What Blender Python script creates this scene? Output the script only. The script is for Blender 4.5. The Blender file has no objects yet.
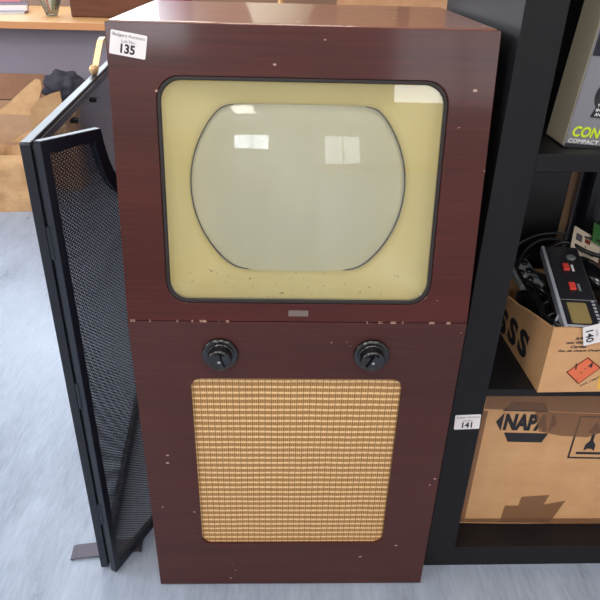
import bpy, bmesh, math, random
from mathutils import Vector, Matrix, noise
random.seed(7)
S = bpy.context.scene
COL = S.collection
PI = math.pi

# ------------------------------------------------------------------ camera
cam = bpy.data.cameras.new('camera'); cam.sensor_width = 36; cam.lens = 630.5 / 600 * 36
cam.clip_start = 0.02
co = bpy.data.objects.new('camera', cam); COL.objects.link(co); S.camera = co
_pi, _ya, _ro = 0.5100, 0.0384, 0.0285
_F = Vector((math.sin(_ya) * math.cos(_pi), math.cos(_ya) * math.cos(_pi), -math.sin(_pi)))
_R = _F.cross(Vector((0, 0, 1))).normalized(); _U = _R.cross(_F)
_R2 = _R * math.cos(_ro) + _U * math.sin(_ro); _U2 = _U * math.cos(_ro) - _R * math.sin(_ro)
M = Matrix((_R2, _U2, -_F)).transposed().to_4x4(); M.translation = (-0.0296, -0.7933, 1.0728)
co.matrix_world = M

# ------------------------------------------------------------------ world, lights, exposure
w = bpy.data.worlds.new('world'); S.world = w; w.use_nodes = True
w.node_tree.nodes['Background'].inputs[0].default_value = (0.80, 0.88, 1.0, 1)
w.node_tree.nodes['Background'].inputs[1].default_value = 0.6
S.view_settings.view_transform = 'Standard'; S.view_settings.look = 'None'
S.view_settings.exposure = 0.32; S.view_settings.gamma = 1; S.view_settings.use_curve_mapping = False

def area(name, loc, rot, sx, sy, power, col):
    l = bpy.data.lights.new(name, 'AREA'); l.shape = 'RECTANGLE'; l.size = sx; l.size_y = sy
    l.energy = power; l.color = col
    o = bpy.data.objects.new(name, l); COL.objects.link(o); o.location = loc; o.rotation_euler = rot
    return o
# daylight through the windows (each light sits just outside its window opening)
area('daylight_far', (-1.45, 3.33, 1.68), (-PI / 2, 0, 0), 1.7, 1.0, 36, (0.80, 0.90, 1.0))
area('daylight_side', (-3.03, 0.6, 1.55), (0, -PI / 2, 0), 1.2, 2.0, 54, (0.74, 0.86, 1.0))
area('daylight_behind', (-1.32, -4.43, 2.05), (PI / 2, 0, 0), 1.15, 0.5, 26, (0.86, 0.93, 1.0))
area('daylight_behind', (1.45, -4.43, 1.85), (PI / 2, 0, 0), 1.2, 0.9, 17, (0.96, 0.97, 1.0))
# ceiling light panels
PANELS = ((-1.30, -3.35), (1.30, -2.2), (0.0, -1.3), (-1.3, -0.9), (1.6, 0.3), (-0.6, 1.6))
for (cx, cy) in PANELS:
    area('ceiling_panel_light', (cx, cy, 2.56), (0, 0, 0), 0.55, 0.55, 14.5, (1.0, 0.95, 0.87))

# ------------------------------------------------------------------ material helpers
def lin(c):
    return tuple((x / 255 / 12.92) if x / 255 <= 0.04045 else ((x / 255 + 0.055) / 1.055) ** 2.4 for x in c) + (1,)

def mat(name, rgb, rough=0.5, metal=0.0, coat=0.0, spec=0.5, coat_rough=0.1):
    m = bpy.data.materials.new(name); m.use_nodes = True
    b = m.node_tree.nodes['Principled BSDF']
    b.inputs['Base Color'].default_value = lin(rgb); b.inputs['Roughness'].default_value = rough
    b.inputs['Metallic'].default_value = metal; b.inputs['Coat Weight'].default_value = coat
    b.inputs['Coat Roughness'].default_value = coat_rough
    b.inputs['Specular IOR Level'].default_value = spec
    return m

class NT:
    def __init__(s, m): s.t = m.node_tree; s.b = m.node_tree.nodes['Principled BSDF']
    def n(s, typ, **kw):
        x = s.t.nodes.new(typ)
        for k, v in kw.items(): setattr(x, k, v)
        return x
    def l(s, a, b): s.t.links.new(a, b)
    def coord(s, scale=(1, 1, 1)):
        c = s.n('ShaderNodeTexCoord'); mp = s.n('ShaderNodeMapping'); mp.inputs['Scale'].default_value = scale
        s.l(c.outputs['Object'], mp.inputs['Vector']); return mp.outputs[0]
    def noise(s, vec, scale, detail=4, rough=0.6):
        x = s.n('ShaderNodeTexNoise'); x.inputs['Scale'].default_value = scale
        x.inputs['Detail'].default_value = detail; x.inputs['Roughness'].default_value = rough
        s.l(vec, x.inputs['Vector']); return x.outputs['Fac']
    def ramp(s, fac, stops):
        r = s.n('ShaderNodeValToRGB'); e = r.color_ramp.elements
        while len(e) < len(stops): e.new(0.5)
        for el, (p, c) in zip(e, stops): el.position = p; el.color = c
        s.l(fac, r.inputs['Fac']); return r.outputs['Color']
    def math(s, op, a, b=None, c=None):
        x = s.n('ShaderNodeMath', operation=op)
        for i, v in enumerate((a, b, c)):
            if v is None: continue
            if isinstance(v, (int, float)): x.inputs[i].default_value = v
            else: s.l(v, x.inputs[i])
        return x.outputs[0]
    def mix(s, fac, a, b):
        x = s.n('ShaderNodeMix', data_type='RGBA')
        for sock, v in ((x.inputs[0], fac), (x.inputs[6], a), (x.inputs[7], b)):
            if isinstance(v, (int, float)): sock.default_value = v
            elif isinstance(v, tuple): sock.default_value = v
            else: s.l(v, sock)
        return x.outputs[2]
    def bump(s, h, strength=0.3, dist=0.001):
        b = s.n('ShaderNodeBump'); b.inputs['Strength'].default_value = strength; b.inputs['Distance'].default_value = dist
        s.l(h, b.inputs['Height']); s.l(b.outputs[0], s.b.inputs['Normal'])
    def base(s, c): s.l(c, s.b.inputs['Base Color'])

G = lambda v: (v, v, v, 1)

def wood(name, dark, light, rough, coat, along='x', chips=True, seam=False, coat_rough=0.12, spec=0.3):
    m = mat(name, light, rough, coat=coat, coat_rough=coat_rough, spec=spec); t = NT(m)
    sc = {'x': (3, 60, 130), 'y': (60, 3, 130), 'z': (130, 60, 3)}[along]
    sc2 = {'x': (1.2, 9, 14), 'y': (9, 1.2, 14), 'z': (14, 9, 1.2)}[along]
    f1 = t.noise(t.coord(sc), 1.6, 6, 0.7); f2 = t.noise(t.coord(sc2), 1.0, 3)
    f = t.math('ADD', t.math('MULTIPLY', f1, 0.6), t.math('MULTIPLY', f2, 0.4))
    c = t.ramp(f, [(0.30, lin(dark)), (0.70, lin(light))])
    if chips:
        v = t.n('ShaderNodeTexVoronoi'); v.inputs['Scale'].default_value = 52
        t.l(t.coord((0.7, 0.2, 1.15)), v.inputs['Vector'])
        spot = t.math('LESS_THAN', v.outputs['Distance'], 0.105)
        sel = t.math('GREATER_THAN', t.noise(t.coord(), 23, 2), 0.56)
        c = t.mix(t.math('MULTIPLY', t.math('MULTIPLY', spot, sel), 0.75), c, lin((205, 165, 150)))
    if seam:
        tc = t.n('ShaderNodeTexCoord'); sp = t.n('ShaderNodeSeparateXYZ'); t.l(tc.outputs['Object'], sp.inputs[0])
        near = t.math('LESS_THAN', t.math('ABSOLUTE', t.math('SUBTRACT', sp.outputs['Z'], 0.5916)), 0.0017)
        ed = t.math('GREATER_THAN', t.math('ABSOLUTE', sp.outputs['X']), 0.10)
        d = t.math('GREATER_THAN', t.noise(t.coord((60, 1, 1)), 1.4, 4), 0.57)
        c = t.mix(t.math('MULTIPLY', t.math('MULTIPLY', near, d), t.math('MULTIPLY', ed, 0.8)), c, lin((215, 175, 155)))
    t.base(c); t.bump(f1, 0.08, 0.0006)
    return m

MAHOG = wood('dark_mahogany', (48, 14, 12), (84, 29, 24), 0.42, 0.24, seam=True, coat_rough=0.10)
MAHOG2 = wood('hazed_mahogany', (58, 27, 25), (84, 43, 39), 0.5, 0.12, seam=True, coat_rough=0.2)  # greyer mahogany: the haze sheen of the lower front is painted into the tone
MTOP = wood('varnished_top', (96, 52, 36), (150, 92, 66), 0.35, 0.5, coat_rough=0.06)
BLACKWOOD = wood('black_brown_veneer', (14, 13, 16), (24, 22, 26), 0.5, 0.0, along='z', chips=False, coat_rough=0.3)
PINE = wood('pale_bench_wood', (214, 160, 100), (236, 190, 132), 0.35, 0.3, chips=False)
PINEEDGE = wood('bench_edge_wood', (196, 132, 84), (216, 152, 102), 0.45, 0.2, chips=False)
BOXWOOD = wood('old_box_wood', (66, 36, 24), (122, 72, 48), 0.5, 0.2, chips=False)
CUPWOOD = wood('pale_cupboard_wood', (200, 170, 120), (224, 196, 150), 0.5, 0.1, chips=False)
BLACKP = mat('black_plastic', (20, 20, 24), 0.32)
BLACKM = mat('black_painted_metal', (15, 19, 31), 0.42, coat=0.1, coat_rough=0.3)
BAKE = mat('black_bakelite', (10, 10, 13), 0.16, coat=0.6, coat_rough=0.08)
GASK = mat('dark_gasket', (34, 26, 26), 0.6)
BRASS = mat('worn_brass', (216, 178, 126), 0.42, metal=0.5)
GOLDP = mat('gold_label', (165, 145, 95), 0.5, metal=0.3)
STEEL = mat('brushed_steel', (150, 155, 165), 0.35, metal=0.8)
SILVERP = mat('silver_plastic', (165, 168, 180), 0.4)
CHROME = mat('chrome', (210, 210, 210), 0.15, metal=1.0)
PAPER = mat('white_label_paper', (232, 226, 228), 0.6)
INK = mat('black_ink', (34, 32, 38), 0.7)
INKG = mat('grey_ink', (84, 78, 88), 0.7)
RED = mat('red_switch_plastic', (226, 72, 62), 0.4)
ORANGE = mat('orange_print', (226, 112, 76), 0.7)
REDINK = mat('dark_red_ink', (120, 38, 26), 0.7)
LIME = mat('lime_print', (205, 226, 40), 0.5)
WHITEP = mat('white_print', (232, 232, 236), 0.5)
GREYP = mat('grey_plastic', (128, 130, 134), 0.45)
PAINTW = mat('white_paint', (226, 226, 222), 0.6)
CREAMSHADE = mat('cream_lampshade', (240, 226, 198), 0.8)
MAROON = mat('maroon_cloth', (128, 34, 62), 0.8)
GREENC = mat('green_card', (60, 120, 60), 0.6)
DARKCLOTH = mat('dark_grey_cloth', (58, 56, 66), 0.9)

def cardboard(name, a, b, rough=0.75):
    m = mat(name, a, rough); t = NT(m)
    f = t.noise(t.coord((1, 1, 1)), 14, 5); f2 = t.noise(t.coord((6, 6, 40)), 2, 3)
    t.base(t.ramp(t.math('ADD', t.math('MULTIPLY', f, 0.8), t.math('MULTIPLY', f2, 0.2)), [(0.35, lin(b)), (0.65, lin(a))]))
    t.bump(f2, 0.1, 0.0008); return m
CARD = cardboard('tan_cardboard', (212, 164, 118), (200, 150, 104))
CARD2 = cardboard('pale_cardboard', (196, 156, 122), (182, 140, 106))
CARDDK = cardboard('dull_cardboard', (170, 122, 92), (150, 106, 80))
KRAFT = cardboard('kraft_paper', (214, 170, 122), (192, 146, 100))

def tape_mat():
    m = mat('brown_packing_tape', (146, 104, 76), 0.22); t = NT(m)
    m.node_tree.nodes['Principled BSDF'].inputs['Alpha'].default_value = 0.42
    return m
TAPE = tape_mat()

def floor_mat():
    m = mat('grey_vinyl', (190, 195, 205), 0.33, spec=0.5); t = NT(m)
    c = t.coord((1, 1, 1)); n1 = t.noise(t.coord((7, 2, 1)), 1.6, 6, 0.6); n2 = t.noise(t.coord((70, 10, 1)), 1.8, 5, 0.7)
    f = t.math('ADD', t.math('MULTIPLY', n1, 0.55), t.math('MULTIPLY', n2, 0.45))
    t.base(t.ramp(f, [(0.30, lin((130, 138, 154))), (0.5, lin((154, 163, 180))), (0.70, lin((176, 185, 202)))]))
    r = t.ramp(n1, [(0.3, G(0.24)), (0.7, G(0.42))]); t.l(r, t.b.inputs['Roughness'])
    t.bump(n2, 0.12, 0.0008); return m
FLOOR = floor_mat()
def wallm(name, c):
    m = mat(name, c, 0.85); t = NT(m); t.bump(t.noise(t.coord(), 90, 3), 0.08, 0.001); return m
WALL = wallm('off_white_wall', (222, 216, 206)); WALLG = wallm('ceiling_white', (232, 232, 230))
GREYBOARD = wallm('grey_board', (152, 142, 152))

def grille_mat():
    m = mat('gold_woven_cloth', (200, 160, 95), 0.6); t = NT(m)
    tc = t.n('ShaderNodeTexCoord'); sp = t.n('ShaderNodeSeparateXYZ'); t.l(tc.outputs['Object'], sp.inputs[0])
    X, Z = sp.outputs['X'], sp.outputs['Z']
    wob = t.math('MULTIPLY', t.noise(t.coord((5, 1, 5)), 3, 2), 0.003)
    z2 = t.math('ADD', Z, wob); 
    rz = t.math('FRACT', t.math('DIVIDE', z2, 0.0114))
    bright = t.math('LESS_THAN', rz, 0.36)
    fx = t.math('FRACT', t.math('DIVIDE', X, 0.0034)); fine = t.math('LESS_THAN', fx, 0.4)
    gx = t.math('FRACT', t.math('DIVIDE', X, 0.0102)); group = t.math('LESS_THAN', gx, 0.18)
    nz = t.noise(t.coord((150, 1, 60)), 3, 2)
    lo = t.mix(fine, lin((212, 160, 100)), lin((136, 88, 46)))
    lo = t.mix(t.math('MULTIPLY', nz, 0.5), lo, lin((110, 76, 32)))
    hi = t.mix(t.math('MULTIPLY', nz, 0.35), lin((244, 206, 152)), lin((206, 158, 98)))
    c = t.mix(bright, lo, hi)
    c = t.mix(t.math('MULTIPLY', group, 0.5), c, lin((112, 76, 32)))
    t.base(c); h = t.math('SUBTRACT', t.math('MULTIPLY', bright, 1.0), t.math('MULTIPLY', group, 0.6)); t.bump(h, 0.3, 0.0006)
    return m
GRILLE = grille_mat()

def mesh_mat():
    m = mat('black_perforated_mesh', (34, 38, 50), 0.5, metal=0.2); t = NT(m)
    uv = t.n('ShaderNodeUVMap'); sp = t.n('ShaderNodeSeparateXYZ'); t.l(uv.outputs[0], sp.inputs[0])
    p = 0.0064; q = 0.0032
    row = t.math('FLOOR', t.math('DIVIDE', sp.outputs['Y'], q))
    off = t.math('MULTIPLY', t.math('MODULO', row, 2.0), 0.5)
    fx = t.math('SUBTRACT', t.math('FRACT', t.math('ADD', t.math('DIVIDE', sp.outputs['X'], p), off)), 0.5)
    fy = t.math('SUBTRACT', t.math('FRACT', t.math('DIVIDE', sp.outputs['Y'], q)), 0.5)
    d = t.math('ADD', t.math('MULTIPLY', fx, fx), t.math('MULTIPLY', fy, fy))
    a = t.math('GREATER_THAN', d, 0.10)
    t.l(a, t.b.inputs['Alpha']); return m
MESHM = mesh_mat()

def cream_mat():
    m = mat('cream_mask', (236, 218, 146), 0.42, coat=0.15, coat_rough=0.3); t = NT(m)
    n = t.noise(t.coord(), 6, 3); sp = t.noise(t.coord(), 170, 2)
    c = t.ramp(n, [(0.3, lin((252, 230, 146))), (0.7, lin((255, 240, 166)))])
    tc = t.n('ShaderNodeTexCoord'); s = t.n('ShaderNodeSeparateXYZ'); t.l(tc.outputs['Object'], s.inputs[0])
    low = t.math('LESS_THAN', s.outputs['Z'], 0.655)
    c = t.mix(t.math('MULTIPLY', t.math('MULTIPLY', t.math('GREATER_THAN', sp, 0.69), low), 0.7), c, lin((110, 82, 44)))
    t.base(c); return m
CREAM = cream_mat()
def tube_mat():
    m = mat('grey_green_phosphor_glass', (182, 184, 160), 0.5, coat=1.0, coat_rough=0.02); t = NT(m)
    n = t.noise(t.coord((5, 1, 3)), 1.5, 3)
    t.base(t.ramp(n, [(0.3, lin((216, 215, 182))), (0.7, lin((232, 230, 200)))])); return m
TUBE = tube_mat()
def glass_mat(name, tint=(1, 1, 1), dust_haze=0.045):  # white diffuse share: dust film plus reflection haze painted onto the screen glass
    m = bpy.data.materials.new(name); m.use_nodes = True; nt = m.node_tree; nt.nodes.clear()
    o = nt.nodes.new('ShaderNodeOutputMaterial'); tr = nt.nodes.new('ShaderNodeBsdfTransparent'); gl = nt.nodes.new('ShaderNodeBsdfGlossy')
    df = nt.nodes.new('ShaderNodeBsdfDiffuse'); fr = nt.nodes.new('ShaderNodeFresnel'); mx = nt.nodes.new('ShaderNodeMixShader'); m2 = nt.nodes.new('ShaderNodeMixShader')
    tr.inputs[0].default_value = (*tint, 1); gl.inputs['Roughness'].default_value = 0.01; fr.inputs[0].default_value = 1.5; df.inputs[0].default_value = (0.8, 0.8, 0.78, 1)
    m2.inputs[0].default_value = dust_haze
    nt.links.new(fr.outputs[0], mx.inputs[0]); nt.links.new(tr.outputs[0], mx.inputs[1]); nt.links.new(gl.outputs[0], mx.inputs[2])
    nt.links.new(mx.outputs[0], m2.inputs[1]); nt.links.new(df.outputs[0], m2.inputs[2]); nt.links.new(m2.outputs[0], o.inputs[0])
    return m
GLASS = glass_mat('clear_safety_glass'); VASEG = glass_mat('clear_vase_glass', (0.93, 0.97, 0.95), 0.1)
PANE = glass_mat('window_pane_glass', (0.97, 0.98, 1.0), 0.0)

# ------------------------------------------------------------------ mesh helpers
def link(name, bm, m, parent=None, smooth=False, bevel=0.0, kind=None, mw=None):
    bmesh.ops.remove_doubles(bm, verts=bm.verts, dist=1e-6)
    bmesh.ops.recalc_face_normals(bm, faces=bm.faces)
    me = bpy.data.meshes.new(name); bm.to_mesh(me); bm.free()
    me.materials.append(m)
    for p in me.polygons: p.use_smooth = smooth
    o = bpy.data.objects.new(name, me); COL.objects.link(o)
    if parent: o.parent = parent
    if mw is not None: o.matrix_local = mw
    if bevel:
        b = o.modifiers.new('bevel', 'BEVEL'); b.width = bevel; b.segments = 2; b.limit_method = 'ANGLE'; b.angle_limit = 0.6
    if kind: o['kind'] = kind
    return o

def thing(name, label, cat, loc=(0, 0, 0), rot=(0, 0, 0), group=None):
    o = bpy.data.objects.new(name, None); COL.objects.link(o); o.empty_display_size = 0.05
    o.location = loc; o.rotation_euler = rot; o['label'] = label; o['category'] = cat
    if group: o['group'] = group
    return o
def tag(o, label, cat, group=None):
    o['label'] = label; o['category'] = cat
    if group: o['group'] = group
    return o

def box(bm, x0, x1, y0, y1, z0, z1, mw=None):
    v = [Vector((x, y, z)) for x in (x0, x1) for y in (y0, y1) for z in (z0, z1)]
    if mw is not None: v = [mw @ q for q in v]
    v = [bm.verts.new(q) for q in v]
    for f in ((0, 1, 3, 2), (4, 6, 7, 5), (0, 4, 5, 1), (2, 3, 7, 6), (0, 2, 6, 4), (1, 5, 7, 3)): bm.faces.new([v[i] for i in f])
    return bm
def B(*a, mw=None):
    return box(bmesh.new(), *a, mw=mw)

def frame_mat(o, xd, yd):
    x = Vector(xd).normalized(); y = Vector(yd); y = (y - x * y.dot(x)).normalized(); z = x.cross(y)
    m = Matrix((x, y, z)).transposed().to_4x4(); m.translation = Vector(o); return m

def rr(cx, cy, wd, h, r, n=8):
    pts = []
    for (sx, sy, a0) in ((1, 1, 0), (-1, 1, PI / 2), (-1, -1, PI), (1, -1, 1.5 * PI)):
        for i in range(n + 1):
            a = a0 + PI / 2 * i / n
            pts.append((cx + sx * (wd / 2 - r) + r * math.cos(a), cy + sy * (h / 2 - r) + r * math.sin(a)))
    return pts

def ring_plate(outer, inner, t0, t1, fn):
    """plate between two 2-D loops of equal length, thickness t0..t1, fn(u,v,t)->Vector"""
    bm = bmesh.new(); n = len(outer); L = []
    for loop, t in ((outer, t0), (inner, t0), (inner, t1), (outer, t1)):
        L.append([bm.verts.new(fn(u, v, t)) for u, v in loop])
    for k in range(4):
        a, b = L[k], L[(k + 1) % 4]
        for i in range(n): bm.faces.new((a[i], a[(i + 1) % n], b[(i + 1) % n], b[i]))
    return bm
def prism(poly, t0, t1, fn):
    bm = bmesh.new(); n = len(poly)
    a = [bm.verts.new(fn(u, v, t0)) for u, v in poly]; b = [bm.verts.new(fn(u, v, t1)) for u, v in poly]
    bm.faces.new(a); bm.faces.new(b[::-1])
    for i in range(n): bm.faces.new((a[i], a[(i + 1) % n], b[(i + 1) % n], b[i]))
    return bm
def loft(loops, cap0=False, cap1=False, bm=None):
    bm = bm or bmesh.new(); L = [[bm.verts.new(p) for p in lp] for lp in loops]; n = len(L[0])
    for a, b in zip(L, L[1:]):
        for i in range(n): bm.faces.new((a[i], a[(i + 1) % n], b[(i + 1) % n], b[i]))
    if cap0: bm.faces.new(L[0][::-1])
    if cap1: bm.faces.new(L[-1])
    return bm
def lathe(prof, n=32, mw=None, bm=None, flute=None):
    loops = []
    for r, z in prof:
        lp = []
        for i in range(n):
            a = 2 * PI * i / n; rr_ = max(r, 1e-5)
            if flute: rr_ *= flute(a, r, z)
            p = Vector((rr_ * math.cos(a), rr_ * math.sin(a), z)); lp.append(mw @ p if mw is not None else p)
        loops.append(lp)
    return loft(loops, True, True, bm)
def tube(pts, r, n=8, bm=None, closed=False, flat=None):
    pts = [Vector(p) for p in pts]; loops = []; up = Vector((0, 0, 1)); m = len(pts)
    prevx = None
    for i, p in enumerate(pts):
        a = pts[max(i - 1, 0)]; b = pts[min(i + 1, m - 1)]; t = (b - a).normalized()
        x = (prevx - t * prevx.dot(t)).normalized() if prevx is not None else (t.cross(up) if abs(t.z) < 0.95 else t.cross(Vector((1, 0, 0)))).normalized()
        prevx = x; y = t.cross(x)
        fx, fy = flat or (1, 1)
        loops.append([p + (x * math.cos(2 * PI * k / n) * fx + y * math.sin(2 * PI * k / n) * fy) * r for k in range(n)])
    return loft(loops, True, True, bm)
def spline(ctrl, n=8):
    c = [Vector(p) for p in ctrl]; c = [c[0] * 2 - c[1]] + c + [c[-1] * 2 - c[-2]]; out = []
    for i in range(1, len(c) - 2):
        for k in range(n):
            t = k / n; a, b, d, e = c[i - 1:i + 3]
            out.append(0.5 * ((2 * b) + (d - a) * t + (2 * a - 5 * b + 4 * d - e) * t * t + (3 * b - a - 3 * d + e) * t ** 3))
    out.append(c[-2]); return out

def text(name, s, mw, wd, h, m, parent, bold=0.0, shear=0.0, depth=0.0003, label=None):
    """lettering squeezed to width wd and height h; origin lower left of the word"""
    cu = bpy.data.curves.new(name, 'FONT'); cu.body = s; cu.size = 1; cu.extrude = 0.0; cu.offset = bold; cu.shear = shear; cu.resolution_u = 3
    o = bpy.data.objects.new(name, cu); COL.objects.link(o)
    dg = bpy.context.evaluated_depsgraph_get(); dg.update()
    me = bpy.data.meshes.new_from_object(o.evaluated_get(dg)); bpy.data.objects.remove(o)
    xs = [v.co.x for v in me.vertices]; ys = [v.co.y for v in me.vertices]
    x0, x1, y0, y1 = min(xs), max(xs), min(ys), max(ys)
    for v in me.vertices: v.co = mw @ Vector(((v.co.x - x0) / (x1 - x0) * wd, (v.co.y - y0) / (y1 - y0) * h, depth))
    me.materials.clear(); me.materials.append(m)
    r = bpy.data.objects.new(name, me); COL.objects.link(r); r.parent = parent
    if label: r['label'] = label
    return r
def decal(name, poly, mw, m, parent, t=0.0003, t0=0.0):
    return link(name, prism(poly, t0, t, lambda u, v, tt: mw @ Vector((u, v, tt))), m, parent)

# ------------------------------------------------------------------ the room
def struct(name, bm, m, parent=None, **k):
    return link(name, bm, m, parent, kind=None if parent else 'structure', **k)
X0, X1, Y0, Y1, ZC = -3.0, 3.0, -4.4, 3.3, 2.6
struct('floor', B(X0 - .2, X1 + .2, Y0 - .2, Y1 + .2, -0.1, 0), FLOOR)
struct('ceiling', B(X0 - .2, X1 + .2, Y0 - .2, Y1 + .2, ZC, ZC + .1), WALLG)
def wall(name, axis, c0, c1, a0, a1, holes, m):
    """wall slab with rectangular openings; axis 'x': slab spans x a0..a1 at y c0..c1"""
    bm = bmesh.new(); cuts = sorted(holes)
    def bx(p, q, z0, z1):
        if q - p < 1e-4 or z1 - z0 < 1e-4: return
        if axis == 'x': box(bm, p, q, c0, c1, z0, z1)
        else: box(bm, c0, c1, p, q, z0, z1)
    cur = a0
    for (p, q, z0, z1) in cuts:
        bx(cur, p, 0, ZC); bx(p, q, 0, z0); bx(p, q, z1, ZC); cur = q
    bx(cur, a1, 0, ZC); struct(name, bm, m)
W_far = [(-2.3, -0.6, 1.18, 2.18)]; W_back = [(-1.9, -0.74, 1.80, 2.30), (0.85, 2.05, 1.40, 2.30)]; W_left = [(-0.4, 1.6, 0.95, 2.15)]
wall('wall_far', 'x', Y1, Y1 + .1, X0 - .1, X1 + .1, W_far, wallm('warm_beige_wall', (186, 152, 132)))
wall('wall_behind', 'x', Y0 - .1, Y0, X0 - .1, X1 + .1, W_back, WALL)
wall('wall_left', 'y', X0 - .1, X0, Y0, Y1, W_left, WALL)
wall('wall_right', 'y', X1, X1 + .1, Y0, Y1, [], WALL)
wi = 0
def window(axis, c0, c1, h):
    global wi; wi += 1; p, q, z0, z1 = h; f = 0.045
    def bb(bm, a, b, za, zb, d0=c0 + .02, d1=c1 - .02):
        return box(bm, a, b, d0, d1, za, zb) if axis == 'x' else box(bm, d0, d1, a, b, za, zb)
    bm = bmesh.new(); bb(bm, p, p + f, z0, z1); bb(bm, q - f, q, z0, z1); bb(bm, p + f, q - f, z0, z0 + f); bb(bm, p + f, q - f, z1 - f, z1)
    mid = (p + q) / 2; bb(bm, mid - .02, mid + .02, z0 + f, z1 - f)
    o = struct('window_%d' % wi, bm, PAINTW)
window('x', Y1, Y1 + .1, W_far[0])
for h in W_back: window('x', Y0 - .1, Y0, h)
window('y', X0 - .1, X0, W_left[0])
struct('baseboard_far', B(X0 + .02, X1 - .02, Y1 - .018, Y1 - .001, 0.001, .09), PAINTW)
struct('baseboard_behind', B(X0 + .02, X1 - .02, Y0 + .001, Y0 + .018, 0.001, .09), PAINTW)

# ------------------------------------------------------------------ television console
H1, H2, D = 0.5916, 0.9868, 0.0648
HW, DEP = 0.25, 0.42
tv = thing('television', 'tall dark mahogany console television with cream-masked screen and gold speaker cloth', 'television')
TH = 0.016
V_ = Vector((0, D, H2 - H1)); LV = V_.length; V_.normalize(); N_ = Vector((1, 0, 0)).cross(V_)     # outward normal (towards -y)
O_ = Vector((0, 0, H1))
fu = lambda u, v, t: O_ + Vector((u, 0, 0)) + V_ * v + N_ * t
fl = lambda u, v, t: Vector((u, -t, v))
# carcass: sides, back, bottom
cb = bmesh.new()
prof = [(0.0165, 0.004), (0.0165, H1), (0.0165 + D - .001, H2 - TH - .0005), (DEP, H2 - TH - .0005), (DEP, 0.004)]
for x0, x1 in ((-HW, -HW + TH), (HW - TH, HW)):
    p = prism(prof, x0, x1, lambda u, v, t: Vector((t, u, v))); tmp = bpy.data.meshes.new('t'); p.to_mesh(tmp); p.free(); cb.from_mesh(tmp); bpy.data.meshes.remove(tmp)
box(cb, -HW + TH, HW - TH, DEP - TH, DEP, 0.004, H2 - TH - .0005); box(cb, -HW + TH, HW - TH, 0.0165, DEP - TH, 0.004, 0.03)
link('cabinet_carcass', cb, MAHOG, tv)
link('cabinet_top', prism([(D + .0170, H2), (DEP, H2), (DEP, H2 - TH), (D + .0146, H2 - TH)], -HW, HW, lambda u, v, t: Vector((t, u, v))), MTOP, tv, bevel=0.0015)
# upper front panel with screen opening
so = rr(0.0, 0.1833, 0.3815, 0.3100, 0.031)
uo = rr(0, LV / 2 + .0002, 2 * HW, LV - 0.0004, 0.001)
link('screen_panel', ring_plate(uo, so, 0, -TH, fu), MAHOG, tv, bevel=0.0012)
go = rr(-0.0047 * 0, 0.3012, 0.3305, 0.3745, 0.018)
lo = rr(0, H1 / 2 + .001, 2 * HW, H1 - .0035, 0.001)
lo = [(u, max(v, 0.003)) for u, v in lo]
link('lower_front_panel', ring_plate(lo, go, 0, -TH, fl), MAHOG2, tv, bevel=0.0012)
si = rr(0.0, 0.1837, 0.3710, 0.2990, 0.027)
so2 = rr(0.0, 0.1833, 0.3810, 0.3095, 0.0308)
link('screen_gasket', ring_plate(so2, si, -0.0008, -0.010, fu), GASK, tv, bevel=0.0012)
si2 = rr(0.0, 0.1837, 0.3700, 0.2980, 0.0265)
link('safety_glass', prism(si2, -0.003, -0.006, fu), GLASS, tv)
# cream mask: loft from rounded rectangle to the truncated circle of the tube
CX, CV, RT, VT, VB = -0.003, 0.190, 0.1555, 0.304, 0.063
NA = 144
def poly_hit(poly, a):
    dx, dy = math.cos(a), math.sin(a); best = None; n = len(poly)
    for i in range(n):
        x1, y1 = poly[i][0] - CX, poly[i][1] - CV; x2, y2 = poly[(i + 1) % n][0] - CX, poly[(i + 1) % n][1] - CV
        ex, ey = x2 - x1, y2 - y1; den = dx * ey - dy * ex
        if abs(den) < 1e-12: continue
        t = (x1 * ey - y1 * ex) / den; s = (x1 * dy - y1 * dx) / den
        if t > 0 and -1e-6 <= s <= 1 + 1e-6: best = t if best is None else min(best, t)
    return best
def tube_r(a, grow=0.0):
    s = math.sin(a); r = RT + grow; k = 26.0; c = r
    lim = (VT - CV + grow) / s if s > 1e-6 else ((VB - CV - grow) / s if s < -1e-6 else 9)
    return (c ** -k + min(lim, 9) ** -k) ** (-1 / k)
bigr = rr(0.0, 0.1837, 0.375, 0.3030, 0.029, 16)
outer_r = [poly_hit(bigr, 2 * PI * i / NA) for i in range(NA)]
loops = []
for f, off in ((0.0, -0.008), (0.0, -0.011), (0.12, -0.020), (0.5, -0.030), (0.86, -0.038), (0.97, -0.041), (1.0, -0.044), (1.0, -0.052)):
    lp = []
    for i in range(NA):
        a = 2 * PI * i / NA; r = outer_r[i] * (1 - f) + tube_r(a) * f
        lp.append(fu(CX + r * math.cos(a), CV + r * math.sin(a), off))
    loops.append(lp)
link('cream_mask', loft(loops), CREAM, tv, smooth=True)
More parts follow.
